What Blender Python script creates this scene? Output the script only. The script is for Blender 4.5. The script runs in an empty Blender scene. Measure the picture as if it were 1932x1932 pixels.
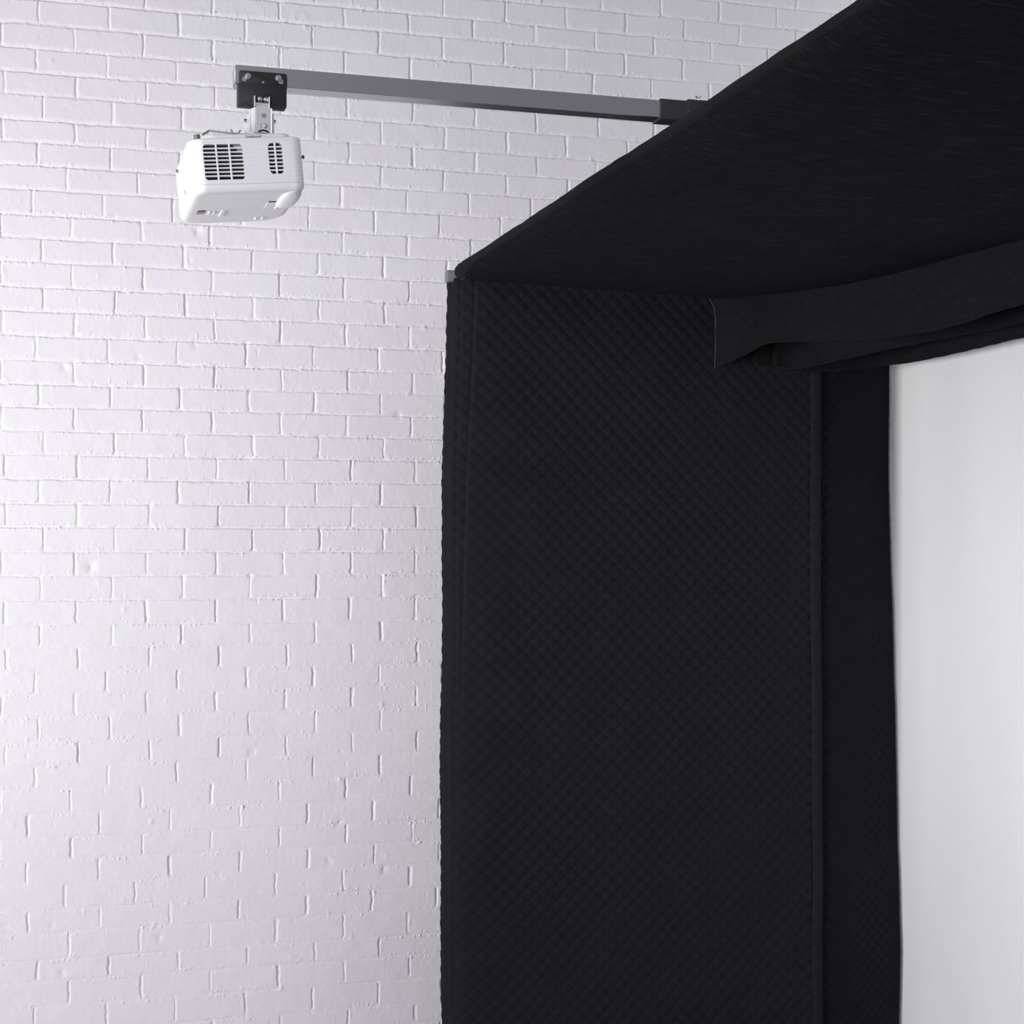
import bpy, bmesh, math, random
import numpy as np
from mathutils import Vector, Matrix

R = math.radians
random.seed(7)
scene = bpy.context.scene
COL = scene.collection
CAM_H = 1.62          # eye height
WALL_Y = 5.0          # face of the brick wall
SIDE_X = 2.724        # face of the plain side wall

# ------------------------------------------------------------------ helpers
def link(o, parent=None):
    COL.objects.link(o)
    if parent is not None:
        o.parent = parent
    return o

def tag(o, label=None, cat=None, group=None, kind=None):
    if label: o['label'] = label
    if cat: o['category'] = cat
    if group: o['group'] = group
    if kind: o['kind'] = kind
    return o

def empty(name, loc, label, cat, rot=(0, 0, 0), group=None):
    o = bpy.data.objects.new(name, None)
    o.empty_display_size = 0.05
    o.location = loc
    o.rotation_euler = rot
    link(o)
    return tag(o, label, cat, group)

def build(name, bm, mats, parent=None, smooth=True, angle=35, world=False):
    """bmesh -> one mesh object. world=True: vertices are in world coordinates, parent has no rotation."""
    if world and parent is not None:
        bmesh.ops.translate(bm, verts=bm.verts, vec=-Vector(parent.location))
    bmesh.ops.recalc_face_normals(bm, faces=bm.faces)
    me = bpy.data.meshes.new(name)
    bm.to_mesh(me); bm.free()
    for m in (mats if isinstance(mats, (list, tuple)) else [mats]):
        me.materials.append(m)
    if smooth:
        me.polygons.foreach_set('use_smooth', [True] * len(me.polygons))
        me.set_sharp_from_angle(angle=R(angle))
    return link(bpy.data.objects.new(name, me), parent)

def add_box(bm, lo, hi, bevel=0.0, seg=2, mi=0, mat=None):
    lo, hi = Vector(lo), Vector(hi)
    r = bmesh.ops.create_cube(bm, size=1.0)
    vs = r['verts']
    for v in vs:
        v.co = Vector([lo[i] + (v.co[i] + 0.5) * (hi[i] - lo[i]) for i in range(3)])
    fs = {f for v in vs for f in v.link_faces}
    for f in fs: f.material_index = mi
    if bevel > 0:
        es = list({e for v in vs for e in v.link_edges})
        rr = bmesh.ops.bevel(bm, geom=es, offset=bevel, segments=seg, affect='EDGES', profile=0.5)
        vs = list({v for f in rr['faces'] for v in f.verts} | {v for v in vs if v.is_valid})
    if mat is not None:
        bmesh.ops.transform(bm, matrix=mat, verts=vs)
    return vs

def add_tube(bm, a, b, r, n=16, r2=None, caps=True):
    a, b = Vector(a), Vector(b)
    d = b - a
    q = d.to_track_quat('Z', 'Y').to_matrix()
    r2 = r if r2 is None else r2
    A = [bm.verts.new(a + q @ Vector((r * math.cos(t), r * math.sin(t), 0))) for t in [2 * math.pi * i / n for i in range(n)]]
    B = [bm.verts.new(b + q @ Vector((r2 * math.cos(t), r2 * math.sin(t), 0))) for t in [2 * math.pi * i / n for i in range(n)]]
    for i in range(n):
        bm.faces.new((A[i], A[(i + 1) % n], B[(i + 1) % n], B[i]))
    if caps:
        bm.faces.new(A[::-1]); bm.faces.new(B)

def add_path(bm, pts, r, n=8):
    rings = []
    pts = [Vector(p) for p in pts]
    for i, p in enumerate(pts):
        d = (pts[min(i + 1, len(pts) - 1)] - pts[max(i - 1, 0)]).normalized()
        q = d.to_track_quat('Z', 'Y').to_matrix()
        rings.append([bm.verts.new(p + q @ Vector((r * math.cos(2 * math.pi * k / n), r * math.sin(2 * math.pi * k / n), 0))) for k in range(n)])
    for a, b in zip(rings, rings[1:]):
        for k in range(n):
            bm.faces.new((a[k], a[(k + 1) % n], b[(k + 1) % n], b[k]))
    bm.faces.new(rings[0][::-1]); bm.faces.new(rings[-1])

def add_prism(bm, poly, axis, lo, hi, bevel=0.0):
    """poly: 2D outline in the two remaining axes, extruded along axis from lo to hi."""
    def p3(a, b, c):
        return {'x': (c, a, b), 'y': (a, c, b), 'z': (a, b, c)}[axis]
    A = [bm.verts.new(p3(a, b, lo)) for a, b in poly]
    B = [bm.verts.new(p3(a, b, hi)) for a, b in poly]
    n = len(poly)
    fs = [bm.faces.new((A[i], A[(i + 1) % n], B[(i + 1) % n], B[i])) for i in range(n)]
    fs += [bm.faces.new(A[::-1]), bm.faces.new(B)]
    if bevel > 0:
        es = list({e for f in fs for e in f.edges})
        bmesh.ops.bevel(bm, geom=es, offset=bevel, segments=2, affect='EDGES', profile=0.5)

def add_dome(bm, c, axis, r, h, n=16):
    """round screw head: dome of radius r and height h standing on c along axis"""
    c = Vector(c); q = Vector(axis).to_track_quat('Z', 'Y').to_matrix()
    prev = None
    for k in range(5):
        t = k / 5 * math.pi / 2
        rr, hh = r * math.cos(t), h * math.sin(t)
        ring = [bm.verts.new(c + q @ Vector((rr * math.cos(2 * math.pi * i / n), rr * math.sin(2 * math.pi * i / n), hh))) for i in range(n)]
        if prev:
            for i in range(n):
                bm.faces.new((prev[i], prev[(i + 1) % n], ring[(i + 1) % n], ring[i]))
        else:
            bm.faces.new(ring[::-1])
        prev = ring
    top = bm.verts.new(c + q @ Vector((0, 0, h)))
    for i in range(n):
        bm.faces.new((prev[i], prev[(i + 1) % n], top))

def grid_obj(name, P, mats, parent=None, solid=0.0, offset=-1.0):
    """P: (m, n, 3) array of world points -> quad sheet"""
    m, n, _ = P.shape
    off = np.array(parent.location) if parent is not None else np.zeros(3)
    co = (P.reshape(-1, 3) - off).astype(np.float32)
    idx = np.arange(m * n).reshape(m, n)
    q = np.stack([idx[:-1, :-1], idx[:-1, 1:], idx[1:, 1:], idx[1:, :-1]], -1).reshape(-1, 4)
    me = raw_mesh(name, co, q)
    me.materials.append(mats)
    o = link(bpy.data.objects.new(name, me), parent)
    if solid:
        s = o.modifiers.new('thickness', 'SOLIDIFY'); s.thickness = solid; s.offset = offset
    return o

def raw_mesh(name, co, quads):
    me = bpy.data.meshes.new(name)
    me.vertices.add(len(co)); me.vertices.foreach_set('co', co.ravel())
    me.loops.add(quads.size); me.loops.foreach_set('vertex_index', quads.astype(np.int32).ravel())
    me.polygons.add(len(quads))
    me.polygons.foreach_set('loop_start', np.arange(0, quads.size, 4, dtype=np.int32))
    me.polygons.foreach_set('use_smooth', np.ones(len(quads), dtype=bool))
    me.update(calc_edges=True)
    me.validate()
    return me

def vnoise(x, y, seed=0):
    """smooth value noise in [-1, 1]"""
    xi = np.floor(x).astype(np.int64); yi = np.floor(y).astype(np.int64)
    xf, yf = x - xi, y - yi
    xf = xf * xf * (3 - 2 * xf); yf = yf * yf * (3 - 2 * yf)
    def h(a, b):
        n = (a * 374761393 + b * 668265263 + seed * 974634777) & 0x7fffffff
        n = ((n ^ (n >> 13)) * 1274126177) & 0x7fffffff
        n = (n ^ (n >> 16)) & 0xffff
        return n / 32767.5 - 1.0
    return ((h(xi, yi) * (1 - xf) + h(xi + 1, yi) * xf) * (1 - yf)
            + (h(xi, yi + 1) * (1 - xf) + h(xi + 1, yi + 1) * xf) * yf)

def sstep(a, b, x):
    t = np.clip((x - a) / (b - a), 0, 1)
    return t * t * (3 - 2 * t)

def catmull(pts, n):
    """smooth curve through pts, n samples, even in parameter"""
    P = np.array(pts, float)
    k = len(P)
    t = np.linspace(0, k - 1, n)
    i = np.clip(t.astype(int), 0, k - 2); u = (t - i)[:, None]
    p0, p1, p2, p3 = P[np.clip(i - 1, 0, k - 1)], P[i], P[i + 1], P[np.clip(i + 2, 0, k - 1)]
    return 0.5 * (2 * p1 + (p2 - p0) * u + (2 * p0 - 5 * p1 + 4 * p2 - p3) * u ** 2 + (3 * p1 - p0 - 3 * p2 + p3) * u ** 3)

# ------------------------------------------------------------------ materials
def new_mat(name):
    m = bpy.data.materials.new(name); m.use_nodes = True
    nt = m.node_tree
    return m, nt, nt.nodes['Principled BSDF']

def noise_bump(nt, b, scale, strength, dist, detail=3.0, stretch=(1, 1, 1), rough=0.6):
    tc = nt.nodes.new('ShaderNodeTexCoord')
    mp = nt.nodes.new('ShaderNodeMapping'); mp.inputs['Scale'].default_value = stretch
    nz = nt.nodes.new('ShaderNodeTexNoise')
    nz.inputs['Scale'].default_value = scale; nz.inputs['Detail'].default_value = detail
    nz.inputs['Roughness'].default_value = rough
    bp = nt.nodes.new('ShaderNodeBump'); bp.inputs['Strength'].default_value = strength
    bp.inputs['Distance'].default_value = dist
    nt.links.new(tc.outputs['Object'], mp.inputs['Vector'])
    nt.links.new(mp.outputs['Vector'], nz.inputs['Vector'])
    nt.links.new(nz.outputs['Fac'], bp.inputs['Height'])
    nt.links.new(bp.outputs['Normal'], b.inputs['Normal'])
    return nz, tc

def mottle(nt, b, c1, c2, scale, stretch=(1, 1, 1), lo=0.35, hi=0.65, detail=4):
    tc = nt.nodes.new('ShaderNodeTexCoord')
    mp = nt.nodes.new('ShaderNodeMapping'); mp.inputs['Scale'].default_value = stretch
    nz = nt.nodes.new('ShaderNodeTexNoise'); nz.inputs['Scale'].default_value = scale
    nz.inputs['Detail'].default_value = detail
    cr = nt.nodes.new('ShaderNodeValToRGB')
    cr.color_ramp.elements[0].position = lo; cr.color_ramp.elements[0].color = (*c1, 1)
    cr.color_ramp.elements[1].position = hi; cr.color_ramp.elements[1].color = (*c2, 1)
    nt.links.new(tc.outputs['Object'], mp.inputs['Vector'])
    nt.links.new(mp.outputs['Vector'], nz.inputs['Vector'])
    nt.links.new(nz.outputs['Fac'], cr.inputs['Fac'])
    nt.links.new(cr.outputs['Color'], b.inputs['Base Color'])

def plain(name, col, rough=0.5, metal=0.0, spec=0.5, bump=None, coat=0.0):
    m, nt, b = new_mat(name)
    b.inputs['Base Color'].default_value = (*col, 1)
    b.inputs['Roughness'].default_value = rough
    b.inputs['Metallic'].default_value = metal
    b.inputs['Specular IOR Level'].default_value = spec
    if bump: noise_bump(nt, b, *bump)
    return m

# white masonry paint, roller stipple
M_BRICK, nt, b = new_mat('painted_brick')
b.inputs['Roughness'].default_value = 0.62
b.inputs['Specular IOR Level'].default_value = 0.22
mottle(nt, b, (0.775, 0.765, 0.80), (0.80, 0.79, 0.825), 2.2)
noise_bump(nt, b, 210, 0.34, 0.0016, 4.0, (1, 1, 1), 0.62)

M_PLASTER, nt, b = new_mat('smooth_painted_wall')
b.inputs['Roughness'].default_value = 0.7
b.inputs['Specular IOR Level'].default_value = 0.2
mottle(nt, b, (0.815, 0.82, 0.835), (0.845, 0.848, 0.86), 3.0, (1, 1.6, 0.45), 0.35, 0.7)
noise_bump(nt, b, 5, 0.12, 0.01, 3.0, (1, 1.6, 0.4))

M_FLOOR, nt, b = new_mat('painted_concrete_floor')
b.inputs['Roughness'].default_value = 0.55
mottle(nt, b, (0.47, 0.47, 0.48), (0.53, 0.53, 0.54), 1.3)

def cloth(name, c1, c2, sheen, scale, stretch, lo, hi, bump):
    m, nt, b = new_mat(name)
    b.inputs['Roughness'].default_value = 0.95
    b.inputs['Specular IOR Level'].default_value = 0.0
    b.inputs['Sheen Weight'].default_value = sheen
    b.inputs['Sheen Roughness'].default_value = 0.35
    b.inputs['Sheen Tint'].default_value = (0.85, 0.9, 1.0, 1)
    mottle(nt, b, c1, c2, scale, stretch, lo, hi, 6)
    noise_bump(nt, b, *bump)
    return m

# napped black drape with pale lint lying along the weave
M_DRAPE = cloth('black_drape', (0.0125, 0.0125, 0.0140), (0.028, 0.028, 0.032), 0.004, 120, (0.14, 1.0, 1.0), 0.52, 0.84, (260, 0.4, 0.002, 3.0, (0.25, 1, 1)))
M_FLAP = cloth('black_drape_lengthwise', (0.0125, 0.0125, 0.0140), (0.020, 0.020, 0.023), 0.05, 120, (1.0, 0.14, 0.6), 0.54, 0.88, (260, 0.4, 0.002, 3.0, (1, 0.25, 1)))
M_QUILT = cloth('black_quilted_fabric', (0.0150, 0.0150, 0.0174), (0.0174, 0.0174, 0.0202), 0.02, 9, (1, 1, 1), 0.3, 0.75, (700, 0.35, 0.001, 2.0))
M_BIND = cloth('black_binding_tape', (0.016, 0.016, 0.0185), (0.020, 0.020, 0.0225), 0.02, 40, (1, 1, 1), 0.3, 0.7, (900, 0.3, 0.0008, 2.0))
M_SELV = cloth('drape_selvedge', (0.05, 0.05, 0.053), (0.07, 0.07, 0.072), 0.1, 90, (1, 1, 1), 0.3, 0.7, (900, 0.3, 0.0008, 2.0))

M_ALU, nt, b = new_mat('anodised_aluminium')
b.inputs['Metallic'].default_value = 1.0
b.inputs['Base Color'].default_value = (0.50, 0.50, 0.53, 1)
b.inputs['Roughness'].default_value = 0.34
noise_bump(nt, b, 240, 0.12, 0.0006, 2.0, (0.03, 1, 1))
M_STEEL = plain('zinc_plated_steel', (0.70, 0.71, 0.72), 0.38, 0.55, 0.5, (90, 0.15, 0.001))
M_BOLT = plain('bright_steel_bolt', (0.72, 0.70, 0.73), 0.22, 1.0)
M_BLACK = plain('black_powder_coat', (0.020, 0.020, 0.021), 0.58, 0.0, 0.4, (500, 0.1, 0.0006))
M_HOLE = plain('dark_hole', (0.02, 0.02, 0.022), 0.8, 0.0, 0.2)
M_DULL = plain('dull_slot_metal', (0.30, 0.30, 0.31), 0.5, 0.6)
M_PROJ = plain('white_projector_plastic', (0.80, 0.80, 0.825), 0.38, 0.0, 0.4, (900, 0.06, 0.0004))
M_VENT = plain('dark_vent_interior', (0.012, 0.012, 0.013), 0.6, 0.0, 0.3)
M_FRAME = plain('grey_frame_tube', (0.20, 0.205, 0.22), 0.4, 0.6)
M_CABLE = plain('dark_grey_lever', (0.16, 0.16, 0.17), 0.4, 0.5)

# ------------------------------------------------------------------ brick wall (one surface: bricks, joints, drips and lumps are its relief)
# bed joint heights (mm above floor, top to bottom) and head joint positions per course (mm from the camera axis)
BEDZ = [3303, 3240, 3167, 3096, 3026, 2959, 2886, 2821, 2753, 2682, 2608, 2540, 2470, 2397, 2326, 2254, 2181, 2112, 2045, 1975, 1905, 1834, 1762, 1693, 1620, 1549, 1478, 1405, 1338, 1270, 1202, 1133, 1060, 992, 922, 851, 780, 713, 642, 568, 500, 422, 358, 284, 206, 146]
HEADS = [[1048, 1257, 1460, 1663, 1866, 2073, 2270]] + [[-57,140,339,539,741,940,1145,1353,1558,1762,1965,2167],[33,236,439,638,841,1050,1255,1455,1663,1863,2067,2274],[-71,134,334,539,741,941,1150,1348,1552,1754,1956,2162],[27,230,432,633,839,1045,1252],[-63,140,343,546,748,951,1158,1360,1562,1773,1965],[46,246,448,649,850,1057,1262,1466,1663,1873],[-68,137,343,546,751,956,1158,1362,1564,1766],[30,240,442,644,849,1057,1257,1463,1670],[-87,113,317,522,727,931,1138,1340,1546],[15,218,420,627,830,1035,1244,1444],[-74,126,329,531,733,935,1142,1346],[42,246,454,657,859,1064,1270],[-72,129,333,536,740,940,1146],[47,251,457,661,862,1067],[-68,137,340,544,744,946,1149],[26,231,433,639,844,1049,1254],[-71,134,336,544,747,953,1159],[36,239,442,646,849,1056],[-71,134,331,537,744,949,1153],[48,251,456,661,862,1065],[-62,144,348,551,757,962,1165],[34,237,437,648,852,1056],[-60,145,351,555,759,964,1169],[47,250,456,659,865,1064],[-71,137,342,550,753,962,1166],[39,243,450,651,855,1061],[-63,140,342,547,751,957,1164],[36,243,446,650,850,1058],[-57,146,352,558,763,966,1171],[23,226,434,640,844,1051],[-71,136,342,547,758,964,1169],[32,236,440,646,850,1055],[-60,145,353,558,761,966,1171],[23,231,431,640,844,1053],[-74,123,328,535,740,945,1150],[2,207,412,620,826,1031,1241],[-75,125,331,534,740,947,1156],[0,204,410,620,829,1036,1244],[-93,105,309,517,728,937,1149],[3,208,412,617,824,1028,1234],[-81,119,323,530,731,939,1142],[30,233,437,642,849,1050],[-84,119,327,531,736,941,1147],[21,227,428,636,842,1048],[-72,134,336,539,743,953,1163]]
LUMPS = [(0.179, 1.576, 0.0235), (0.069, 0.522, 0.014), (0.099, 0.378, 0.0156), (0.493, 2.584, 0.0192), (1.195, 2.323, 0.01), (0.486, 2.241, 0.0144), (0.104, 2.163, 0.0156), (0.32, 2.197, 0.0142), (1.112, 2.042, 0.0149), (1.194, 2.323, 0.0083), (1.058, 1.143, 0.0099), (0.236, 2.312, 0.0094), (0.233, 2.249, 0.0063), (1.161, 2.963, 0.0066), (1.276, 2.997, 0.0067), (1.749, 2.887, 0.0086), (1.771, 3.308, 0.0086), (2.175, 3.308, 0.0088), (1.875, 3.232, 0.0069), (1.899, 2.963, 0.0086), (1.47, 2.679, 0.0067), (0.925, 0.916, 0.0098), (1.142, 2.112, 0.0083), (0.279, 1.446, 0.0095), (0.202, 1.526, 0.0094), (0.52, 3.163, 0.0064), (0.818, 3.266, 0.0098), (0.821, 3.226, 0.0081), (0.465, 2.497, 0.0143), (0.745, 0.284, 0.0097), (0.379, 0.462, 0.0143), (-0.045, 2.641, 0.0062), (-0.019, 2.643, 0.0062), (0.069, 3.061, 0.0078), (0.983, 2.277, 0.0066), (0.925, 0.785, 0.0147), (1.067, 0.63, 0.0165), (0.892, 0.664, 0.0147), (0.656, 1.008, 0.0161), (0.356, 0.812, 0.0095)]

def brick_wall():
    rng = np.random.RandomState(3)
    bed = [BEDZ[0] / 1000 + 0.0690] + [z / 1000 for z in BEDZ]
    heads = [[v / 1000 for v in r] for r in HEADS]
    while bed[0] < 3.75:
        bed.insert(0, bed[0] + 0.0702)
        heads.insert(0, [heads[1][0] + rng.uniform(-.006, .006)])
    while bed[-1] > 0.03:
        bed.append(bed[-1] - 0.0702)
        heads.append([heads[-2][0] + rng.uniform(-.006, .006)])
    heads = heads[:len(bed) - 1]
    x0, x1 = -1.6, 2.90
    full = []
    for r in heads:
        r = list(r)
        while r[0] > x0 - 0.25: r.insert(0, r[0] - 0.2044 + rng.uniform(-.004, .004))
        while r[-1] < x1 + 0.25: r.append(r[-1] + 0.2044 + rng.uniform(-.004, .004))
        full.append(np.array(r))
    bed = np.array(bed)
    # rows of samples: dense across the bed joints, sparse on the brick faces
    cosl, quads = [], []
    base = 0
    def block(xa, xb, za, zb, dx, fine):
        nonlocal base
        zs = []
        for i in range(len(bed) - 1):
            hi, lo = bed[i], bed[i + 1]
            j = 0.0085 if fine else 0.006
            a = np.arange(hi - 1e-9, hi - j, -0.0013 if fine else -0.003)
            c = np.arange(lo + j, lo + 1e-9, -0.0013 if fine else -0.003)
            bmid = np.linspace(hi - j, lo + j, 11 if fine else 5)
            zs += list(a) + list(bmid) + list(c)
        zs = np.array(sorted(set(np.round([z for z in zs if za <= z <= zb], 5)) | {za, zb}))
        xs = np.linspace(xa, xb, int((xb - xa) / dx) + 1)
        X, Z = np.meshgrid(xs, zs)
        h = relief(X, Z)
        co = np.stack([X, WALL_Y - h, Z], -1).reshape(-1, 3)
        m, n = X.shape
        idx = np.arange(m * n).reshape(m, n) + base
        quads.append(np.stack([idx[:-1, :-1], idx[:-1, 1:], idx[1:, 1:], idx[1:, :-1]], -1).reshape(-1, 4))
        cosl.append(co); base += m * n
    def bed_depth(r):
        z = bed[r]
        return 0.0010 + 0.0048 * float(sstep(1.15, 1.75, z))
    def relief(X, Z):
        zj = Z + 0.0011 * vnoise(X * 28, Z * 40, 1) + 0.0012 * vnoise(X * 120, Z * 120, 2)
        xj = X + 0.0017 * vnoise(X * 30, Z * 45, 3) + 0.0011 * vnoise(X * 130, Z * 130, 4)
        row = np.clip(np.searchsorted(-bed, -zj, side='left') - 1, 0, len(bed) - 2)   # course whose upper bed is bed[row]
        up, lo = bed[row], bed[row + 1]
        depth = np.zeros_like(X); face = np.zeros_like(X)
        for r in np.unique(row):
            m = row == r
            hr = full[r]
            k = np.searchsorted(hr, xj[m])
            k = np.clip(k, 1, len(hr) - 1)
            dl, dr = xj[m] - hr[k - 1], hr[k] - xj[m]
            near = np.where(dl < dr, k - 1, k)
            rr = np.random.RandomState(100 + r)
            w = rr.uniform(0.0026, 0.0050, len(hr)); d = rr.uniform(0.0015, 0.0039, len(hr))
            dist = np.minimum(dl, dr)
            wd = w[near] * (1 + 0.25 * vnoise(X[m] * 60, Z[m] * 50, 9))
            dh = d[near] * (1 - sstep(0.35, 1.25, dist / wd))
            # low down the bed joints are buttered flush, so the upright joints stop short of them
            short = 1 - float(sstep(1.15, 1.60, bed[r]))
            gap = np.minimum(up[m] - zj[m], zj[m] - lo[m])
            dh = dh * (1 - short * (1 - sstep(0.0035, 0.0095, gap + 0.0012 * vnoise(X[m] * 40, Z[m] * 3, 15))))
            # bed joints: overhand struck, flush above and undercut to a ledge below
            bdep = bed_depth(r)
            bdep2 = bed_depth(r + 1)
            mod = 0.72 + 0.45 * vnoise(X[m] * 7, r * 3.7 + X[m] * 0, 11) + 0.25 * vnoise(X[m] * 30, r * 1.7 + X[m] * 0, 12)
            mod2 = 0.72 + 0.45 * vnoise(X[m] * 7, (r + 1) * 3.7 + X[m] * 0, 11) + 0.25 * vnoise(X[m] * 30, (r + 1) * 1.7 + X[m] * 0, 12)
            def prof(v):   # v: -1 ledge side .. +1 upper side
                return sstep(-1.05, -0.38, v) * (1 - sstep(-0.40, 1.15, v))
            hw = 0.0074
            du = (zj[m] - up[m]) / hw          # <= 0, below the upper bed
            dd = (zj[m] - lo[m]) / hw          # >= 0, above the lower bed
            bd = np.maximum(bdep * np.clip(mod, .15, 1.5) * prof(du), bdep2 * np.clip(mod2, .15, 1.5) * prof(dd))
            # soften where head and bed joints meet: the brick corners are rounded by paint
            corner = np.clip(1 - np.hypot(dist / 0.014, np.minimum(-du * hw, dd * hw) / 0.017), 0, 1)
            depth[m] = np.maximum(dh, bd) + 0.0036 * corner ** 1.3 * np.clip(0.35 + 0.9 * vnoise(X[m] * 9, Z[m] * 15, 14), 0, 1) * (1 - 0.6 * short)
            bo = rr.uniform(-0.0007, 0.0007, len(hr)); tl = rr.uniform(-0.006, 0.006, len(hr))
            face[m] = bo[k] + tl[k] * (dl - 0.1)
            # crumbs of mortar under the paint along the joints
            edge = np.exp(-((du * hw + 0.006) / 0.0035) ** 2) + 0.7 * np.exp(-((dd * hw - 0.006) / 0.0035) ** 2) + 0.7 * np.exp(-((dist - 0.006) / 0.003) ** 2)
            cr = np.clip(vnoise(X[m] * 210, Z[m] * 210, 21) - 0.35, 0, 1) * np.clip(0.35 + vnoise(X[m] * 11, Z[m] * 13, 22), 0, 1)
            face[m] += 0.0064 * edge * cr
        h = face - depth
        h += 0.0005 * vnoise(X * 22, Z * 30, 31) + 0.00022 * vnoise(X * 95, Z * 95, 32) + 0.0011 * vnoise(X * 4, Z * 5, 33)
        pit = np.clip(vnoise(X * 55, Z * 55, 41) - 0.86, 0, 1)
        h += 0.010 * pit * np.sign(vnoise(X * 9, Z * 9, 42))
        for lx, lz, lr in LUMPS:
            if X.min() - .05 < lx < X.max() + .05:
                q = ((X - lx) ** 2 + (Z - lz) ** 2) / (lr * 0.72) ** 2
                m = q < 9
                if m.any():
                    h[m] += (0.22 if lr < 0.0102 else -0.17) * lr * np.exp(-q[m]) * (1 + 0.55 * vnoise(X[m] * 110, Z[m] * 110, 51))
        return h
    block(-0.62, 1.50, 0.0, 3.7, 0.0021, True)
    block(1.50, x1, 2.02, 3.7, 0.0023, True)
    block(1.50, x1, 0.0, 2.02, 0.008, False)
    block(x0, -0.62, 0.0, 3.7, 0.005, False)
    me = raw_mesh('wall_back', np.concatenate(cosl).astype(np.float32), np.concatenate(quads))
    me.materials.append(M_BRICK)
    o = link(bpy.data.objects.new('wall_back', me))
    return tag(o, 'white painted running bond brick wall behind the projector', 'wall', kind='structure')

brick_wall()

def slab(name, lo, hi, mat, label, cat):
    bm = bmesh.new(); add_box(bm, lo, hi)
    return tag(build(name, bm, mat, smooth=False), label, cat, kind='structure')

slab('wall_right', (SIDE_X, -0.5, 0), (SIDE_X + 0.12, 5.10, 3.7), M_PLASTER, 'smooth plain white wall to the right of the black curtain', 'wall')
slab('floor', (-4.2, -3.2, -0.08), (SIDE_X + 0.12, 5.10, 0.0), M_FLOOR, 'plain pale studio floor', 'floor')

# ------------------------------------------------------------------ booth frame (square tube, mostly hidden by the drapes)
FR = empty('booth_frame', (1.20, 4.67, 0), 'grey metal tube frame carrying the black drapes, one bar end showing', 'frame')
T = 0.017
def tube_part(name, a, b, half=T):
    bm = bmesh.new()
    a, b = Vector(a), Vector(b)
    d = (b - a)
    L = d.length
    q = d.to_track_quat('Z', 'Y').to_matrix().to_4x4()
    mt = Matrix.Translation(a) @ q
    add_box(bm, (-half, -half, 0), (half, half, L), 0.002, 2, mat=mt)
    return build(name, bm, M_FRAME, FR, world=True)
tube_part('post', (1.225, 4.700, 0), (1.225, 4.700, 2.412))
tube_part('post', (2.325, 4.690, 0), (2.325, 4.690, 2.412))
tube_part('post', (1.222, 1.05, 0), (1.222, 1.05, 2.437))
tube_part('post', (2.645, 1.05, 0), (2.645, 1.05, 2.42))
tube_part('back_rail', (1.1865, 4.690, 2.4305), (2.42, 4.690, 2.4305))
tube_part('corner_rail', (2.42, 4.690, 2.4305), (2.725, 4.850, 2.4305))
tube_part('side_rail', (1.2165, 1.035, 2.4455), (1.2165, 4.673, 2.4455), 0.0075)
tube_part('side_rail', (2.645, 1.035, 2.437), (2.645, 4.79, 2.437), 0.012)
tube_part('front_rail', (1.235, 1.05, 2.4375), (2.645, 1.05, 2.437), 0.012)

# ------------------------------------------------------------------ canopy of black drape
CA = empty('fabric_canopy', (1.9, 3.1, 2.43), 'black napped fabric canopy stretched overhead between the frame rails', 'canopy')

def canopy_roll():
    # sleeve of cloth rolled round the left rail
    ny, na = 240, 40
    ys = np.linspace(1.035, 4.650, ny)
    th = np.linspace(0, 2 * np.pi, na)
    Yg, A = np.meshgrid(ys, th, indexing='ij')
    far = sstep(4.42, 4.60, Yg)
    r = 0.0125 + 0.0095 * far + 0.0010 * vnoise(Yg * 6, A * 1.5, 61) + 0.0007 * vnoise(Yg * 40, A * 3, 62)
    r = r + 0.003 * np.exp(-((Yg - 4.59) / 0.05) ** 2) * (0.6 + vnoise(Yg * 45, A * 2, 63))
    end = np.clip((Yg - 4.632) / 0.018, 0, 1)
    r = r * np.sqrt(np.clip(1 - 0.22 * end ** 2, 0.05, 1))
    dip = -0.0008 * np.exp(-((Yg - 2.87) / 0.075) ** 2)
    wob = 0.0022 * vnoise(Yg * 2.3, 0 * Yg, 64) + 0.0008 * vnoise(Yg * 14, 0 * Yg, 65)
    P = np.stack([1.2157 + 0.005 * far + r * np.cos(A), Yg, 2.4465 - 0.0085 * far + dip + wob + r * np.sin(A)], -1)
    return grid_obj('edge_roll', P, M_FLAP, CA)
canopy_roll()

CREASE = [(2.012, 4.625, 2.393), (2.075, 4.57, 2.394), (2.16, 4.50, 2.395), (2.243, 4.33, 2.395), (2.295, 4.12, 2.396),
          (2.34, 3.82, 2.398), (2.37, 3.53, 2.400), (2.42, 2.80, 2.404), (2.45, 1.05, 2.408)]

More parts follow.
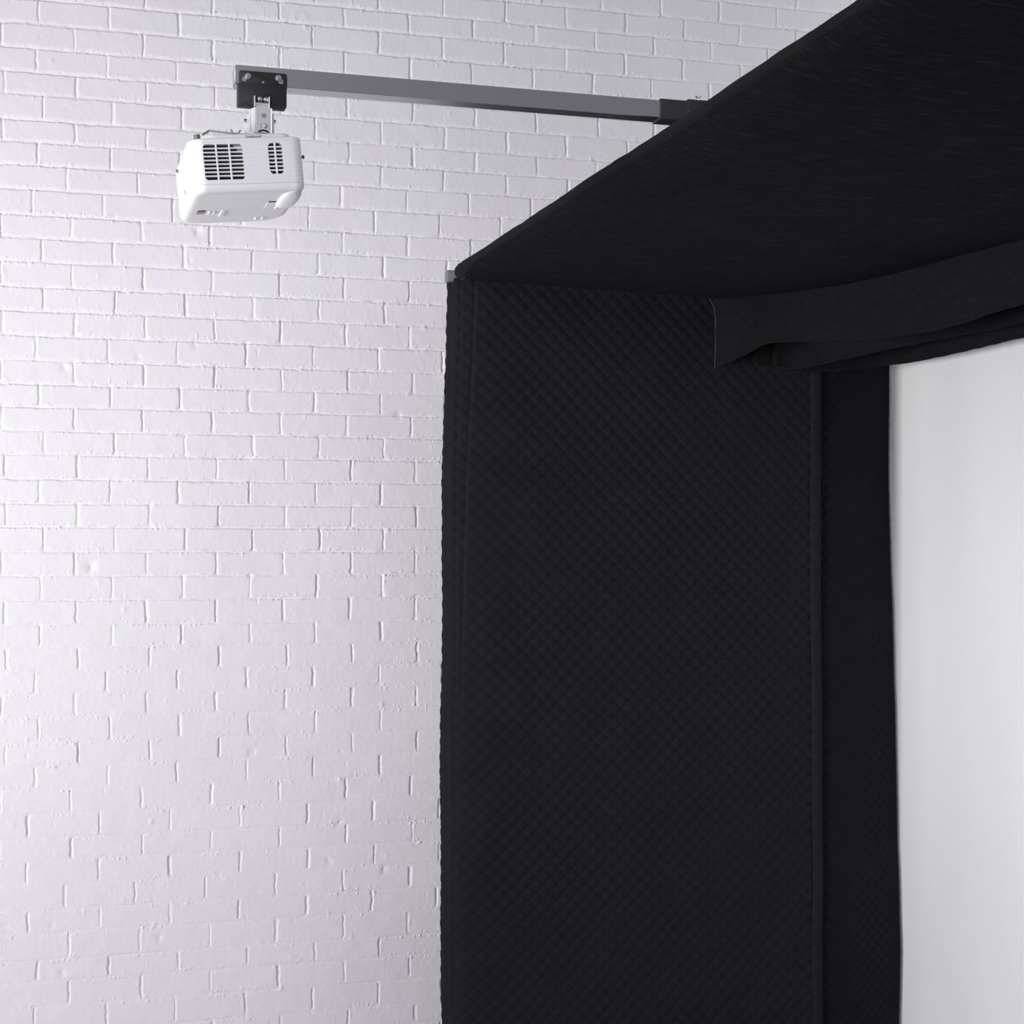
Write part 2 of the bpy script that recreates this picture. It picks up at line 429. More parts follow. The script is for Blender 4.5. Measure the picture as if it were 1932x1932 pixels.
def canopy_top():
    ny, nx = 420, 170
    ys = np.linspace(1.05, 4.630, ny)
    xs = 1.2095 + 1.4355 * np.linspace(0, 1, nx) ** 1.5
    Yg, Xg = np.meshgrid(ys, xs, indexing='ij')
    f = (Xg - 1.222) / 1.42
    z = 2.4145 - 0.0195 * np.clip(f / 0.6, 0, 1) ** 0.8 + 0.004 * np.clip((f - 0.7) / 0.3, 0, 1)
    z += 0.0200 * np.exp(-(Xg - 1.2095) / 0.045) * (1 - 0.8 * sstep(4.40, 4.60, Yg))
    # broad sag and soft wrinkles running towards the lower right corner
    z -= 0.012 * np.sin(np.pi * np.clip((Yg - 1.6) / 3.04, 0, 1)) * np.sin(np.pi * np.clip(f, 0, 1))
    env = np.sin(np.pi * np.clip((Yg - 1.6) / 3.04, 0, 1)) ** 0.5 * np.clip(f * 5, 0, 1)
    z += env * (0.004 * vnoise(Xg * 2.2 + Yg * 0.9, Yg * 5.5 - Xg * 1.6, 71) + 0.0016 * vnoise(Xg * 5 + Yg * 2, Yg * 14 - Xg * 5, 72)
                + 0.0007 * vnoise(Xg * 14, Yg * 40, 73))
    z += -0.0008 * np.exp(-((Yg - 2.87) / 0.075) ** 2) * np.exp(-(f / 0.08) ** 2)
    z += (0.0022 * vnoise(Yg * 2.3, 0 * Yg, 64) + 0.0008 * vnoise(Yg * 14, 0 * Yg, 65) - 0.0012) * np.exp(-(f / 0.10) ** 2)
    return grid_obj('top_panel', np.stack([Xg, Yg, z], -1), M_DRAPE, CA, 0.0015, 1.0)
canopy_top()

def hanging(name, top, bot, seed, amp, n=260, rows=34):
    t = catmull(top, n); bt = catmull(bot, n)
    # even spacing along the run
    L = np.concatenate([[0], np.cumsum(np.linalg.norm(np.diff(bt, axis=0), axis=1))])
    u = np.linspace(0, L[-1], n)
    t = np.stack([np.interp(u, L, t[:, k]) for k in range(3)], -1)
    bt = np.stack([np.interp(u, L, bt[:, k]) for k in range(3)], -1)
    v = np.linspace(0, 1, rows)[None, :, None]
    P = t[:, None, :] * (1 - v) + bt[:, None, :] * v
    d = np.gradient(bt, axis=0); nrm = np.stack([d[:, 1], -d[:, 0]], -1)
    nrm /= np.linalg.norm(nrm, axis=1, keepdims=True) + 1e-9
    U, V = np.meshgrid(u, np.linspace(0, 1, rows), indexing='ij')
    w = amp * np.sin(V * np.pi * 0.5) * (vnoise(U * 5, V * 1.2, seed) + 0.5 * vnoise(U * 13, V * 2.0, seed + 1)) + 0.25 * amp * vnoise(U * 30, V * 7, seed + 2)
    # rolled hem: the cloth thickens at its lower edge
    hem = 0.003 * np.exp(-((V - 0.985) / 0.02) ** 2)
    P[:, :, 0] += nrm[:, None, 0] * (w + hem); P[:, :, 1] += nrm[:, None, 1] * (w + hem)
    P[:, :, 2] += 0.0012 * vnoise(U * 25, V * 0, seed + 3) * V
    return grid_obj(name, P, M_FLAP, CA, 0.0028, 0.0)

FLAP_BOT = [(2.006, 4.60, 2.176), (2.064, 4.53, 2.207), (2.132, 4.47, 2.241), (2.226, 4.33, 2.233), (2.271, 4.13, 2.216),
            (2.319, 3.82, 2.207), (2.368, 3.53, 2.230), (2.41, 2.80, 2.230), (2.44, 1.05, 2.230)]
hanging('inner_flap', CREASE, FLAP_BOT, 81, 0.004)
MID_BOT = [(2.20, 4.595, 2.188), (2.274, 4.595, 2.181), (2.402, 4.50, 2.207), (2.50, 4.295, 2.229), (2.54, 3.786, 2.2256), (2.555, 2.80, 2.225), (2.56, 1.07, 2.225)]
hanging('middle_flap', [(x, y, 2.397) for x, y, z in MID_BOT], MID_BOT, 91, 0.005)
OUT_BOT = [(2.142, 4.617, 2.190), (2.288, 4.620, 2.173), (2.40, 4.620, 2.182), (2.535, 4.618, 2.196), (2.602, 4.59, 2.2035), (2.612, 4.45, 2.201), (2.612, 4.24, 2.199), (2.612, 3.89, 2.203), (2.612, 2.80, 2.20), (2.612, 1.07, 2.20)]
hanging('outer_flap', [(x, y, 2.399) for x, y, z in OUT_BOT], OUT_BOT, 97, 0.003)
bm = bmesh.new()
add_path(bm, [(2.001, 4.628, 2.392), (2.012, 4.618, 2.362), (2.014, 4.612, 2.335), (2.012, 4.608, 2.26), (2.008, 4.602, 2.20), (2.0055, 4.600, 2.176)], 0.0019, 8)
tag(build('selvedge', bm, M_SELV, CA, world=True), 'grey selvedge on the end of the hanging flap')

# ------------------------------------------------------------------ quilted blankets
def blanket(name, path, z0, z1, edge_fn, seed, parent, quilt=0.045, puff=0.0050, ds=0.0036, phase=0.0, flat_end=False):
    """path: plan curve [(x, y)], hung from z1 down to z0; edge_fn(S, Z, L) -> along-path / outward offsets"""
    c = catmull([(x, y, 0) for x, y in path], 1200)[:, :2]
    L = np.concatenate([[0], np.cumsum(np.linalg.norm(np.diff(c, axis=0), axis=1))])
    n = int(L[-1] / ds) + 1; m = int((z1 - z0) / ds) + 1
    s = np.linspace(0, L[-1], n); z = np.linspace(z0, z1, m)
    px, py = np.interp(s, L, c[:, 0]), np.interp(s, L, c[:, 1])
    dx, dy = np.gradient(px, s), np.gradient(py, s)
    k = np.hypot(dx, dy); nx, ny = dy / k, -dx / k          # outward: towards the room
    Z, S = np.meshgrid(z, s, indexing='ij')
    sw = S + 0.0025 * vnoise(S * 6, Z * 6, seed) + phase
    zw = Z + 0.0025 * vnoise(S * 6, Z * 6, seed + 1)
    a, b = (sw + zw) / quilt, (sw - zw) / quilt
    q = np.abs(np.sin(np.pi * a)) * np.abs(np.sin(np.pi * b))
    h = puff * q ** 0.48
    if flat_end: h *= 1 - 0.8 * sstep(L[-1] - 0.05, L[-1] - 0.01, S)
    h *= 0.85 + 0.25 * vnoise(S * 3, Z * 3, seed + 2)
    h += 0.0035 * vnoise(S * 2.2, Z * 1.3, seed + 3) + 0.0014 * vnoise(S * 9, Z * 5, seed + 4)
    ox, oh = edge_fn(S, Z, L[-1])
    h = h + oh
    P = np.stack([px[None, :] + nx[None, :] * h + ox, py[None, :] + ny[None, :] * h, Z], -1)
    return grid_obj(name, P, M_QUILT, parent, 0.006, -1.0)

def fold(S, Z, s0, lean, w, depth):
    c = s0 + lean * (2.4 - Z)
    return -depth * np.exp(-((S - c) / w) ** 2)

def main_edge(S, Z, L):
    lft = 1 - sstep(0.04, 0.34, S)
    ox = 0.0045 * lft - lft * (0.021 * sstep(2.42, 1.75, Z) + 0.003 * vnoise(Z * 3, 0 * S, 5) + 0.0012 * vnoise(Z * 17, 0 * S, 6) - 0.003 * sstep(1.2, 0.6, Z))
    oh = fold(S, Z, 0.118, 0.002, 0.007, 0.0030) + fold(S, Z, 0.150, -0.004, 0.005, 0.0018)
    c = 0.192 - 0.029 * (2.4 - Z) / 1.1
    fade = sstep(0.9, 1.5, Z)
    oh += fade * (-0.003 * sstep(0.010, -0.010, S - c) - 0.0035 * np.exp(-((S - c) / 0.004) ** 2))
    # where it was folded for storage
    for zc, d, w in ((1.295, 0.0030, 0.005), (1.74, 0.0012, 0.006), (0.79, 0.0018, 0.005), (0.965, 0.001, 0.006)):
        zz = Z - zc - 0.004 * np.sin(S * 3)
        oh -= d * np.exp(-(zz / w) ** 2) * sstep(0.18, 0.3, S)
    return ox, oh

BL = empty('quilted_blanket', (1.80, 4.66, 0.02), 'wide black diamond-quilted blanket hung as the back curtain, its left edge wrapped round the frame', 'blanket')
main_path = [(1.262, 4.7375), (1.232, 4.7385), (1.205, 4.730), (1.191, 4.712), (1.190, 4.690), (1.202, 4.670), (1.228, 4.655), (1.27, 4.645), (1.33, 4.640), (1.5, 4.639), (1.8, 4.637), (2.1, 4.639), (2.355, 4.641)]
blanket('quilted_panel', main_path, 0.03, 2.424, main_edge, 201, BL)
# binding tape sewn along the right edge
def binding(name, xa, xb, y, z0, z1, parent, seed):
    n, m = 9, 500
    x = np.linspace(0, 1, n); z = np.linspace(z0, z1, m)
    Z, U = np.meshgrid(z, x, indexing='ij')
    bow = 0.004 * np.sin(np.pi * U) ** 0.6
    dx = 0.0015 * vnoise(Z * 5, 0 * U, seed) + 0.018 * sstep(1.9, 0.4, Z) * 0.35
    P = np.stack([xa + (xb - xa) * U + dx, y - bow + 0.0012 * vnoise(Z * 8, U, seed + 1), Z], -1)
    return grid_obj(name, P, M_BIND, parent, 0.004, -1.0)
tag(binding('edge_binding', 2.345, 2.382, 4.6365, 0.03, 2.420, BL, 301), 'plain black binding tape along the right edge')

def side_edge(S, Z, L):
    k = (S / L)
    # the free edge swings forward along the side wall lower down
    fwd = 0.082 * sstep(2.1, 0.25, Z) + 0.007 * np.sin(Z * 6.0) + 0.004 * vnoise(Z * 9, 0 * S, 8)
    ox = -0.34 * k ** 1.2 * fwd
    oh = 0.85 * k ** 1.2 * fwd
    return ox, oh
B2 = empty('quilted_blanket', (2.58, 4.77, 0.02), 'narrow black quilted blanket between the wide one and the plain white wall', 'blanket')
side_path = [(2.36, 4.697), (2.41, 4.696), (2.46, 4.702), (2.53, 4.722), (2.60, 4.748), (2.66, 4.774), (2.709, 4.796)]
blanket('quilted_panel', side_path, 0.03, 2.40, side_edge, 231, B2, quilt=0.038, puff=0.0062, phase=0.013, flat_end=True)

# ------------------------------------------------------------------ projector arm and bracket
AR = empty('projector_mount', (0.39, 2.868, 2.445), 'grey aluminium projector arm with black plate and zinc hinge', 'projector mount')
Y0, Y1 = 2.850, 2.886
bm = bmesh.new()
# extruded profile: square tube with a shallow groove below the face and in the underside
prof = [(Y0, 2.4295), (Y0, 2.4602), (Y0 + .0015, 2.4615), (Y1 - .0015, 2.4615), (Y1, 2.4602), (Y1, 2.4295), (Y1 - .001, 2.4285),
        (Y0 + .001, 2.4285)]
add_prism(bm, prof, 'x', 0.3465, 1.60)
build('arm', bm, M_ALU, AR, angle=20, world=True)
bm = bmesh.new()
add_box(bm, (0.3445, Y0 + .002, 2.4305), (0.3465, Y1 - .002, 2.4595), 0.0008)
build('end_cap', bm, M_ALU, AR, world=True)
# black telescoping sleeve with its clamp screw
bm = bmesh.new()
add_box(bm, (1.132, Y0 - .003, 2.4260), (2.44, Y1 + .003, 2.4640), 0.0015)
build('sleeve', bm, M_BLACK, AR, world=True)
bm = bmesh.new()
add_box(bm, (1.186, Y0 - .005, 2.4245), (1.235, Y1 + .005, 2.4668), 0.002)
build('sleeve_clamp', bm, M_BLACK, AR, world=True)
bm = bmesh.new()
add_tube(bm, (1.2165, 2.868, 2.4665), (1.2165, 2.868, 2.4755), 0.0016, 10)
for s in (-1, 1):
    add_prism(bm, [(1.2165, 2.4735), (1.2165 + s * .0055, 2.4795), (1.2165 + s * .0045, 2.4812), (1.2165, 2.4765)], 'y', 2.8665, 2.8695)
build('thumb_screw', bm, M_BOLT, AR, world=True)

# riser block that seats the far end of the bar on the right rail
bm = bmesh.new()
add_box(bm, (2.418, Y0 + .004, 2.3815), (2.440, Y1 - .004, 2.4260), 0.001)
build('riser_block', bm, M_BLACK, AR, world=True)

# black bent plate: upper leaf bolted to the arm, lower leaf a shallow channel
bm = bmesh.new()
def rrect(x0, x1, z0, z1, r, n=5):
    pts = []
    for cx, cz, a0 in ((x1 - r, z1 - r, 0), (x0 + r, z1 - r, 90), (x0 + r, z0 + r, 180), (x1 - r, z0 + r, 270)):
        for k in range(n + 1):
            a = R(a0 + 90 * k / n); pts.append((cx + r * math.cos(a), cz + r * math.sin(a)))
    return pts
add_prism(bm, rrect(0.3515, 0.4345, 2.4215, 2.4515, 0.004), 'y', Y0 - .003, Y0 - .0002, 0.0006)
add_prism(bm, rrect(0.3500, 0.4335, 2.3915, 2.4285, 0.003), 'y', Y0 - .0055, Y0 - .0025, 0.0007)
add_box(bm, (0.3500, Y0 - .004, 2.3925), (0.3525, Y0 + .020, 2.4270), 0.0006)
add_box(bm, (0.4310, Y0 - .004, 2.3925), (0.4335, Y0 + .020, 2.4270), 0.0006)
add_box(bm, (0.3505, Y0 - .004, 2.3915), (0.4330, Y0 + .020, 2.3938), 0.0006)
build('mounting_plate', bm, M_BLACK, AR, angle=30, world=True)
for xs, zs_, xe, ze in ((0.3615, 2.4375, 0.3595, 2.4355), (0.4225, 2.4385, 0.4252, 2.4358)):
    bm = bmesh.new()
    add_prism(bm, rrect(min(xs, xe) - .0028, max(xs, xe) + .0028, min(zs_, ze) - .0028, max(zs_, ze) + .0028, 0.0027), 'y', Y0 - .0034, Y0 - .0028)
    build('slot_opening', bm, M_DULL, AR, world=True)
bm = bmesh.new()
add_tube(bm, (0.3930, Y0 - .0028, 2.4335), (0.3930, Y0 - .0034, 2.4335), 0.0022, 12)
build('plate_hole', bm, M_DULL, AR, world=True)
for x, z in ((0.3665, 2.4418), (0.4195, 2.4428)):
    bm = bmesh.new()
    add_tube(bm, (x, Y0 - .0028, z), (x, Y0 - .0042, z), 0.0056, 20)
    add_tube(bm, (x, Y0 - .0042, z), (x, Y0 - .0085, z), 0.0044, 6)
    add_tube(bm, (x, Y0 - .0085, z), (x, Y0 - .0098, z), 0.0022, 10)
    build('hex_bolt', bm, M_BOLT, AR, angle=25, world=True)
for x in (0.3792, 0.4045):
    bm = bmesh.new()
    add_prism(bm, rrect(x - .0018, x + .0018, 2.3915, 2.4105, 0.0015), 'y', Y0 - .0060, Y0 - .0054)
    build('hinge_slot', bm, M_HOLE, AR, world=True)

# zinc hinge: folded front plate, flared cheeks and screws
HN_Y = 2.838
bm = bmesh.new()
fp = [(0.3795, 2.3440), (0.4050, 2.3440), (0.4055, 2.3870), (0.4035, 2.3905), (0.3810, 2.3905), (0.3790, 2.3870)]
add_prism(bm, fp, 'y', HN_Y, HN_Y + .002, 0.0005)
# bevelled left shoulder and left cheek going back
def quad(bm, pts, th):
    a = [Vector(p) for p in pts]
    n = (a[1] - a[0]).cross(a[2] - a[0]).normalized() * th
    A = [bm.verts.new(p) for p in a]; B = [bm.verts.new(p + n) for p in a]
    k = len(a)
    for i in range(k): bm.faces.new((A[i], A[(i + 1) % k], B[(i + 1) % k], B[i]))
    bm.faces.new(A[::-1]); bm.faces.new(B)
quad(bm, [(0.3792, HN_Y, 2.3440), (0.3790, HN_Y, 2.3870), (0.3718, HN_Y + .008, 2.3850), (0.3735, HN_Y + .008, 2.3440)], 0.0015)
quad(bm, [(0.4050, HN_Y, 2.3440), (0.4055, HN_Y, 2.3865), (0.4075, HN_Y + .006, 2.3800), (0.4070, HN_Y + .006, 2.3440)], -0.0015)
build('hinge_plate', bm, M_STEEL, AR, angle=20, world=True)
bm = bmesh.new()
quad(bm, [(0.3722, HN_Y + .008, 2.3440), (0.3722, HN_Y + .008, 2.3830), (0.3690, HN_Y + .028, 2.3760), (0.3655, HN_Y + .040, 2.3690), (0.3668, HN_Y + .040, 2.3440)], 0.0018)
build('hinge_cheek', bm, M_STEEL, AR, angle=20, world=True)
bm = bmesh.new()
quad(bm, [(0.4065, HN_Y + .006, 2.3440), (0.4065, HN_Y + .006, 2.3815), (0.4115, HN_Y + .008, 2.3790), (0.4122, HN_Y + .008, 2.3440)], 0.0018)
quad(bm, [(0.4120, HN_Y + .008, 2.3440), (0.4113, HN_Y + .008, 2.3790), (0.4113, HN_Y + .038, 2.3740), (0.4120, HN_Y + .038, 2.3440)], 0.0018)
build('hinge_cheek', bm, M_STEEL, AR, angle=20, world=True)
for x in (0.3774, 0.4026):
    bm = bmesh.new()
    add_prism(bm, [(HN_Y - .002, 2.3880), (HN_Y - .002, 2.4065), (HN_Y + .001, 2.4075), (HN_Y + .006, 2.4075), (HN_Y + .006, 2.3880)], 'x', x - .0008, x + .0008, 0.0003)
    build('hinge_tab', bm, M_STEEL, AR, world=True)
bm = bmesh.new()
add_tube(bm, (0.3782, HN_Y + .002, 2.3930), (0.4018, HN_Y + .002, 2.3930), 0.0030, 14)
build('hinge_pin', bm, M_STEEL, AR, world=True)
for x, z in ((0.3868, 2.4030), (0.3975, 2.4028)):
    bm = bmesh.new()
    add_tube(bm, (x, Y0 - .0050, z), (x, Y0 - .0066, z), 0.0046, 18)
    add_dome(bm, (x, Y0 - .0066, z), (0, -1, 0), 0.0042, 0.0030)
    build('round_screw', bm, M_BOLT, AR, world=True)
bm = bmesh.new()
add_tube(bm, (0.3930, HN_Y + .0005, 2.3735), (0.3930, HN_Y - .0004, 2.3735), 0.0040, 18)
add_prism(bm, rrect(0.3935, 0.3995, 2.3515, 2.3585, 0.0028), 'y', HN_Y - .0004, HN_Y + .0005)
ring = [(0.3925 + 0.0105 * math.cos(R(a)), 2.3425 + 0.0068 * math.sin(R(a))) for a in range(20, 161, 10)]
ring += [(0.3925 + 0.0072 * math.cos(R(a)), 2.3425 + 0.0040 * math.sin(R(a))) for a in range(160, 19, -10)]
build('hinge_hole', bm, M_DULL, AR, world=True)
bm = bmesh.new()
add_prism(bm, ring, 'y', HN_Y - .0005, HN_Y + .0004)
build('swivel_slot', bm, M_HOLE, AR, world=True)
bm = bmesh.new()
add_dome(bm, (0.3950, HN_Y, 2.3555), (0, -1, 0), 0.0036, 0.0030)
add_tube(bm, (0.3850, HN_Y - .0004, 2.3590), (0.3885, HN_Y - .0012, 2.3535), 0.0009, 8)
build('round_screw', bm, M_BOLT, AR, world=True)
for a, c in (((0.4115, HN_Y + .022, 2.3700), (0.4165, HN_Y + .022, 2.3700)), ((0.3690, HN_Y + .026, 2.3690), (0.3625, HN_Y + .026, 2.3690))):
    bm = bmesh.new()
    add_tube(bm, a, c, 0.0022, 12); add_tube(bm, (Vector(a) + Vector(c)) / 2, c, 0.0034, 6)
    build('hinge_bolt', bm, M_BOLT, AR, world=True)
# stem, foot disc and spider legs clamped to the projector lid
bm = bmesh.new()
add_tube(bm, (0.392, HN_Y + .020, 2.3370), (0.392, HN_Y + .020, 2.3460), 0.012, 24)
add_box(bm, (0.3690, HN_Y + .004, 2.3415), (0.4120, HN_Y + .040, 2.3445), 0.0008)
build('swivel_base', bm, M_STEEL, AR, world=True)
def bar(a, b, w, t):
    a, b = Vector(a), Vector(b); d = b - a
    q = Matrix((d.normalized(), Vector((-d.y, d.x, 0)).normalized(), d.normalized().cross(Vector((-d.y, d.x, 0)).normalized()))).transposed().to_4x4()
    add_box(bm, (0, -w / 2, -t / 2), (d.length, w / 2, t / 2), 0.0006, 1, mat=Matrix.Translation(a) @ q)
for b_, c_ in (((0.306, 2.900, 2.3565), (0.294, 2.903, 2.3490)), ((0.310, 2.960, 2.3560), (0.298, 2.966, 2.3480)), ((0.440, 2.960, 2.3520), (0.448, 2.968, 2.3480))):
    bm = bmesh.new()
    bar((0.392, 2.858, 2.3420), b_, 0.010, 0.0020)
    bar(b_, c_, 0.010, 0.0020)
    build('spider_leg', bm, M_DULL, AR, world=True)
bm = bmesh.new()
wx, wy, wz = 0.3520, 2.900, 2.3530
add_tube(bm, (wx, wy, wz - .003), (wx, wy, wz + .003), 0.0040, 14)
for s in (-1, 1):
    add_prism(bm, [(wx + s * .0018, wz), (wx + s * .0052, wz - .0005), (wx + s * .0098, wz + .0080), (wx + s * .0070, wz + .0088)], 'y', wy - .0012, wy + .0012, 0.0004)
build('wing_nut', bm, M_DULL, AR, world=True)

# ------------------------------------------------------------------ projector (built level, then rolled 5.3 degrees)
PJ = empty('projector', (0.362, 2.80, 2.246), 'white compact projector with dark grille vents hanging from the arm', 'projector', (0, R(-5.3), 0))

def plan(inset, n=9, x0=-.095, x1=.0975, y0=0.0, y1=.278):
    """rounded outline: front corners tight, far right corner wide"""
    pts = []
    for cx, cy, r, a0 in ((x1, y0, .017, -90), (x1, y1, .062, 0), (x0, y1, .040, 90), (x0, y0, .026, 180)):
        ccx = cx - r if cx > 0 else cx + r
        ccy = cy - r if cy > 0.1 else cy + r
        for k in range(n + 1):
            a = R(a0 + 90 * k / n)
            rr = max(r - inset, 0.001)
            pts.append((ccx + rr * math.cos(a), ccy + rr * math.sin(a)))
    return pts
def loft(bm, levels, **kw):
    rings = []
    for z, ins in levels:
        rings.append([bm.verts.new((x, y, z)) for x, y in plan(ins, **kw)])
    for a, b_ in zip(rings, rings[1:]):
        n = len(a)
        for i in range(n):
            bm.faces.new((a[i], a[(i + 1) % n], b_[(i + 1) % n], b_[i]))
    bm.faces.new(rings[0][::-1]); bm.faces.new(rings[-1])
# upper shell with fine horizontal ribs
lv = [(0.0, 0.0006), (0.0006, 0.0)]
z = 0.0045
while z < 0.0735:
    lv += [(z, 0.0), (z + 0.0006, 0.0005), (z + 0.0014, 0.0005), (z + 0.0020, 0.0)]
    z += 0.0066
lv += [(0.0745, 0.0), (0.0770, 0.0008), (0.0785, 0.0030), (0.0790, 0.0060)]
bm = bmesh.new(); loft(bm, lv)
body = build('upper_shell', bm, M_PROJ, PJ, angle=28)
# real openings: cut the vents into the shell
def cutter(x0, x1, z0, z1, ch):
    bm = bmesh.new()
    add_prism(bm, [(x0 + ch, z0), (x1 - ch, z0), (x1, z0 + ch), (x1, z1 - ch), (x1 - ch, z1), (x0 + ch, z1), (x0, z1 - ch), (x0, z0 + ch)], 'y', -0.01, 0.016)
    bmesh.ops.recalc_face_normals(bm, faces=bm.faces)
    me = bpy.data.meshes.new('cut'); bm.to_mesh(me); bm.free()
    return bpy.data.objects.new('cut', me)
VENTS = ((-0.0718, -0.0050, 0.0076, 0.0676, 9, 3, 0.0035), (0.0384, 0.0626, 0.0152, 0.0680, 8, 2, 0.0045))
cuts = [cutter(v[0], v[1], v[2], v[3], v[6]) for v in VENTS]
for c in cuts:
    COL.objects.link(c); c.parent = PJ
    md = body.modifiers.new('vent', 'BOOLEAN'); md.operation = 'DIFFERENCE'; md.object = c; md.solver = 'EXACT'
bpy.context.view_layer.update()
dg = bpy.context.evaluated_depsgraph_get()
cut_me = bpy.data.meshes.new_from_object(body.evaluated_get(dg))
if len(cut_me.polygons) > 50:
    body.modifiers.clear(); body.data = cut_me
else:
    body.modifiers.clear()
for c in cuts:
    me = c.data; bpy.data.objects.remove(c); bpy.data.meshes.remove(me)
for x0, x1, z0, z1, nr, nc, ch in VENTS:
    bm = bmesh.new(); add_box(bm, (x0 + .0005, 0.0125, z0 + .0005), (x1 - .0005, 0.0150, z1 - .0005))
    core = build('vent_interior', bm, M_VENT, PJ, smooth=False)
    bm = bmesh.new()
    ph = (z1 - z0) / nr
    for k in range(1, nr):
        zc = z0 + k * ph
        add_box(bm, (x0 - .0005, 0.0002, zc - .00115), (x1 + .0005, 0.0070, zc + .00115), 0.0004, 1)
    pw = (x1 - x0) / nc
    for k in range(1, nc):
        add_box(bm, (x0 + k * pw - .0014, 0.0001, z0 - .0005), (x0 + k * pw + .0014, 0.0065, z1 + .0005), 0.0004, 1)
    build('vent_grille', bm, M_PROJ, PJ, angle=30)
bm = bmesh.new()
add_prism(bm, [(-0.0200, 0.0668), (-0.0056, 0.0668), (-0.0056, 0.0530), (-0.0078, 0.0530)], 'y', 0.0082, 0.0120)
build('vent_duct', bm, M_PROJ, PJ, smooth=False)
# lower shell
bm = bmesh.new()
loft(bm, [(-0.0145, 0.0150), (-0.0142, 0.0095), (-0.0120, 0.0045), (-0.0080, 0.0012), (-0.0040, 0.0002), (-0.0004, 0.0)])
# swelling under the right front corner
bl = bmesh.new()
r_ = bmesh.ops.create_uvsphere(bl, u_segments=28, v_segments=16, radius=1.0)
for v in bl.verts:
    x, y, z_ = v.co
    s = lambda t: math.copysign(abs(t) ** 0.7, t)
    v.co = (0.0775 + 0.0195 * s(x), 0.075 + 0.070 * s(y), -0.008 + 0.0135 * s(z_))
tmp = bpy.data.meshes.new('tmp'); bl.to_mesh(tmp); bl.free()
bm.from_mesh(tmp); bpy.data.meshes.remove(tmp)
lower = build('lower_shell', bm, M_PROJ, PJ, angle=40)
# lid
bm = bmesh.new()
loft(bm, [(0.0785, 0.0), (0.0830, 0.0), (0.0850, 0.0012), (0.0862, 0.004)], x0=-.072, x1=.0805, y0=.006, y1=.255)
build('lid', bm, M_PROJ, PJ, angle=40)
bm = bmesh.new()
add_box(bm, (0.003, 0.0045, 0.0795), (0.0285, 0.0075, 0.0830), 0.0004, 1)
build('lid_latch', bm, M_DULL, PJ)
bm = bmesh.new()
add_box(bm, (0.0045, 0.0035, 0.0805), (0.0135, 0.0050, 0.0822), 0.0002, 1)
add_box(bm, (0.0155, 0.0035, 0.0805), (0.0270, 0.0050, 0.0822), 0.0002, 1)
build('latch_button', bm, M_PROJ, PJ)
# knob on the top left shoulder, lever on the right end
bm = bmesh.new()
add_tube(bm, (-0.0755, 0.036, 0.0780), (-0.0755, 0.036, 0.0925), 0.0056, 20)
build('focus_knob', bm, M_CABLE, PJ)
bm = bmesh.new()
add_tube(bm, (0.0960, 0.060, 0.056), (0.1085, 0.060, 0.056), 0.0022, 10)
add_tube(bm, (0.1070, 0.060, 0.056), (0.1100, 0.060, 0.056), 0.0034, 12)
build('side_pin', bm, M_CABLE, PJ)
bm = bmesh.new()
add_tube(bm, (-0.0945, 0.20, 0.068), (-0.0985, 0.20, 0.068), 0.003, 12)
build('side_knob', bm, M_CABLE, PJ)
# recessed feet and moulded tabs on the underside
zb = -0.0145
for x0, x1, y0, y1 in ((-.073, -.058, .150, .178), (.044, .060, .088, .146)):
    bm = bmesh.new(); add_box(bm, (x0, y0, zb - .0006), (x1, y1, zb + .001), 0.0004, 1)
    f = build('foot_pad', bm, M_DULL if x0 < 0 else M_PROJ, PJ)
    bm = bmesh.new(); add_box(bm, (x0 + .001, y0 - .002, zb - .0012), (x1 - .001, y0 + .001, zb + .001), 0.0003, 1)
    build('foot_edge', bm, M_HOLE, f)
for x0, x1, y0, y1 in ((-.030, -.023, .150, .203), (.0635, .0665, .086, .148), (-.052, -.049, .155, .180), (-.044, -.041, .155, .180), (.040, .044, .225, .245), (.052, .056, .225, .245)):
    bm = bmesh.new(); add_box(bm, (x0, y0, zb - .0022), (x1, y1, zb + .001), 0.0006, 1)
    build('moulded_tab', bm, M_PROJ, PJ)
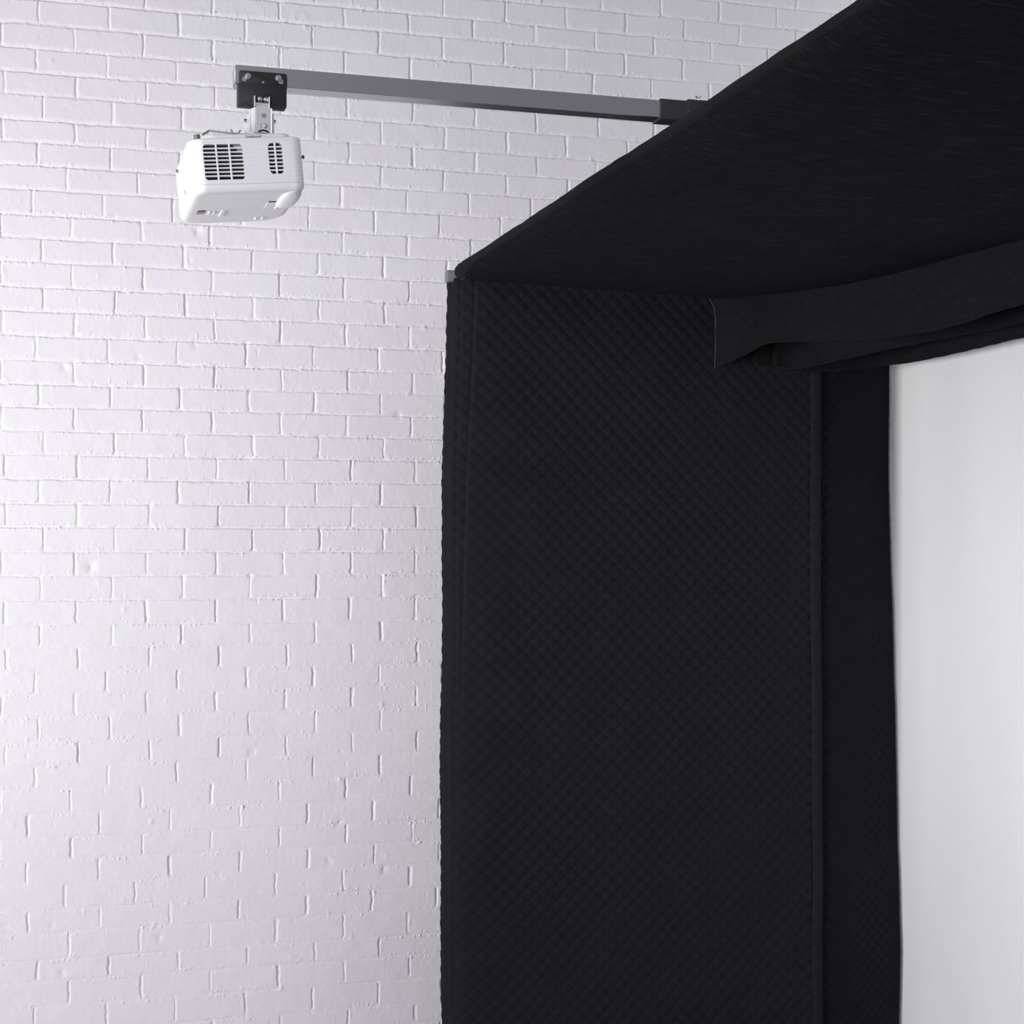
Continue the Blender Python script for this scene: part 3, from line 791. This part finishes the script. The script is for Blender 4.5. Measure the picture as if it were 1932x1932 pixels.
# small screw on the left end
bm = bmesh.new()
add_dome(bm, (-0.0948, 0.115, 0.012), (-1, 0, 0), 0.0040, 0.0018)
build('case_screw', bm, M_DULL, PJ)

# the bracket and projector were drawn at 1 : 1.088; seat them at true size just above the canopy rails
AR.location = (0.4243, 3.1204, 2.5176); AR.scale = (1.088, 1.088, 1.088)
PJ.location = (0.3939, 3.0464, 2.3011); PJ.scale = (1.088, 1.088, 1.088)

# ------------------------------------------------------------------ light
def area(name, loc, target, size, size_y, power, col, spread=180):
    ld = bpy.data.lights.new(name, 'AREA'); ld.shape = 'RECTANGLE'
    ld.size, ld.size_y, ld.energy, ld.color = size, size_y, power, col
    ld.spread = R(spread)
    o = bpy.data.objects.new(name, ld); COL.objects.link(o)
    o.location = loc
    o.rotation_euler = (Vector(target) - Vector(loc)).to_track_quat('-Z', 'Y').to_euler()
    return o
area('softbox_light', (-3.0, 2.6, 1.30), (1.6, 4.9, 2.35), 1.0, 1.3, 69, (1.0, 0.985, 0.965), 106)
area('ceiling_light', (-1.0, 0.8, 3.3), (1.7, 4.7, 1.6), 1.6, 1.2, 40, (0.95, 0.95, 1.0))
area('added_side_fill', (-0.7, 1.2, 1.60), (2.72, 4.1, 1.30), 0.5, 0.7, 5.0, (0.98, 0.98, 1.0), 60)  # unseen fill added to brighten the plain side wall

w = bpy.data.worlds.new('studio_ambience'); scene.world = w
w.use_nodes = True
bg = w.node_tree.nodes['Background']
bg.inputs['Color'].default_value = (0.90, 0.865, 1.0, 1)
bg.inputs['Strength'].default_value = 0.27

# ------------------------------------------------------------------ camera
cd = bpy.data.cameras.new('camera')
cd.sensor_fit = 'HORIZONTAL'; cd.sensor_width = 36.0
cd.lens = 3090 * 36.0 / 1932
cd.shift_y = 74 / 1932
cam = bpy.data.objects.new('camera', cd); COL.objects.link(cam)
cam.location = (0, 0, CAM_H)
cam.rotation_euler = (R(90), 0, R(-16.5))
scene.camera = cam

scene.view_settings.view_transform = 'Standard'
scene.view_settings.look = 'None'
scene.view_settings.exposure = 0.0
scene.view_settings.gamma = 1.0
scene.view_settings.use_curve_mapping = False
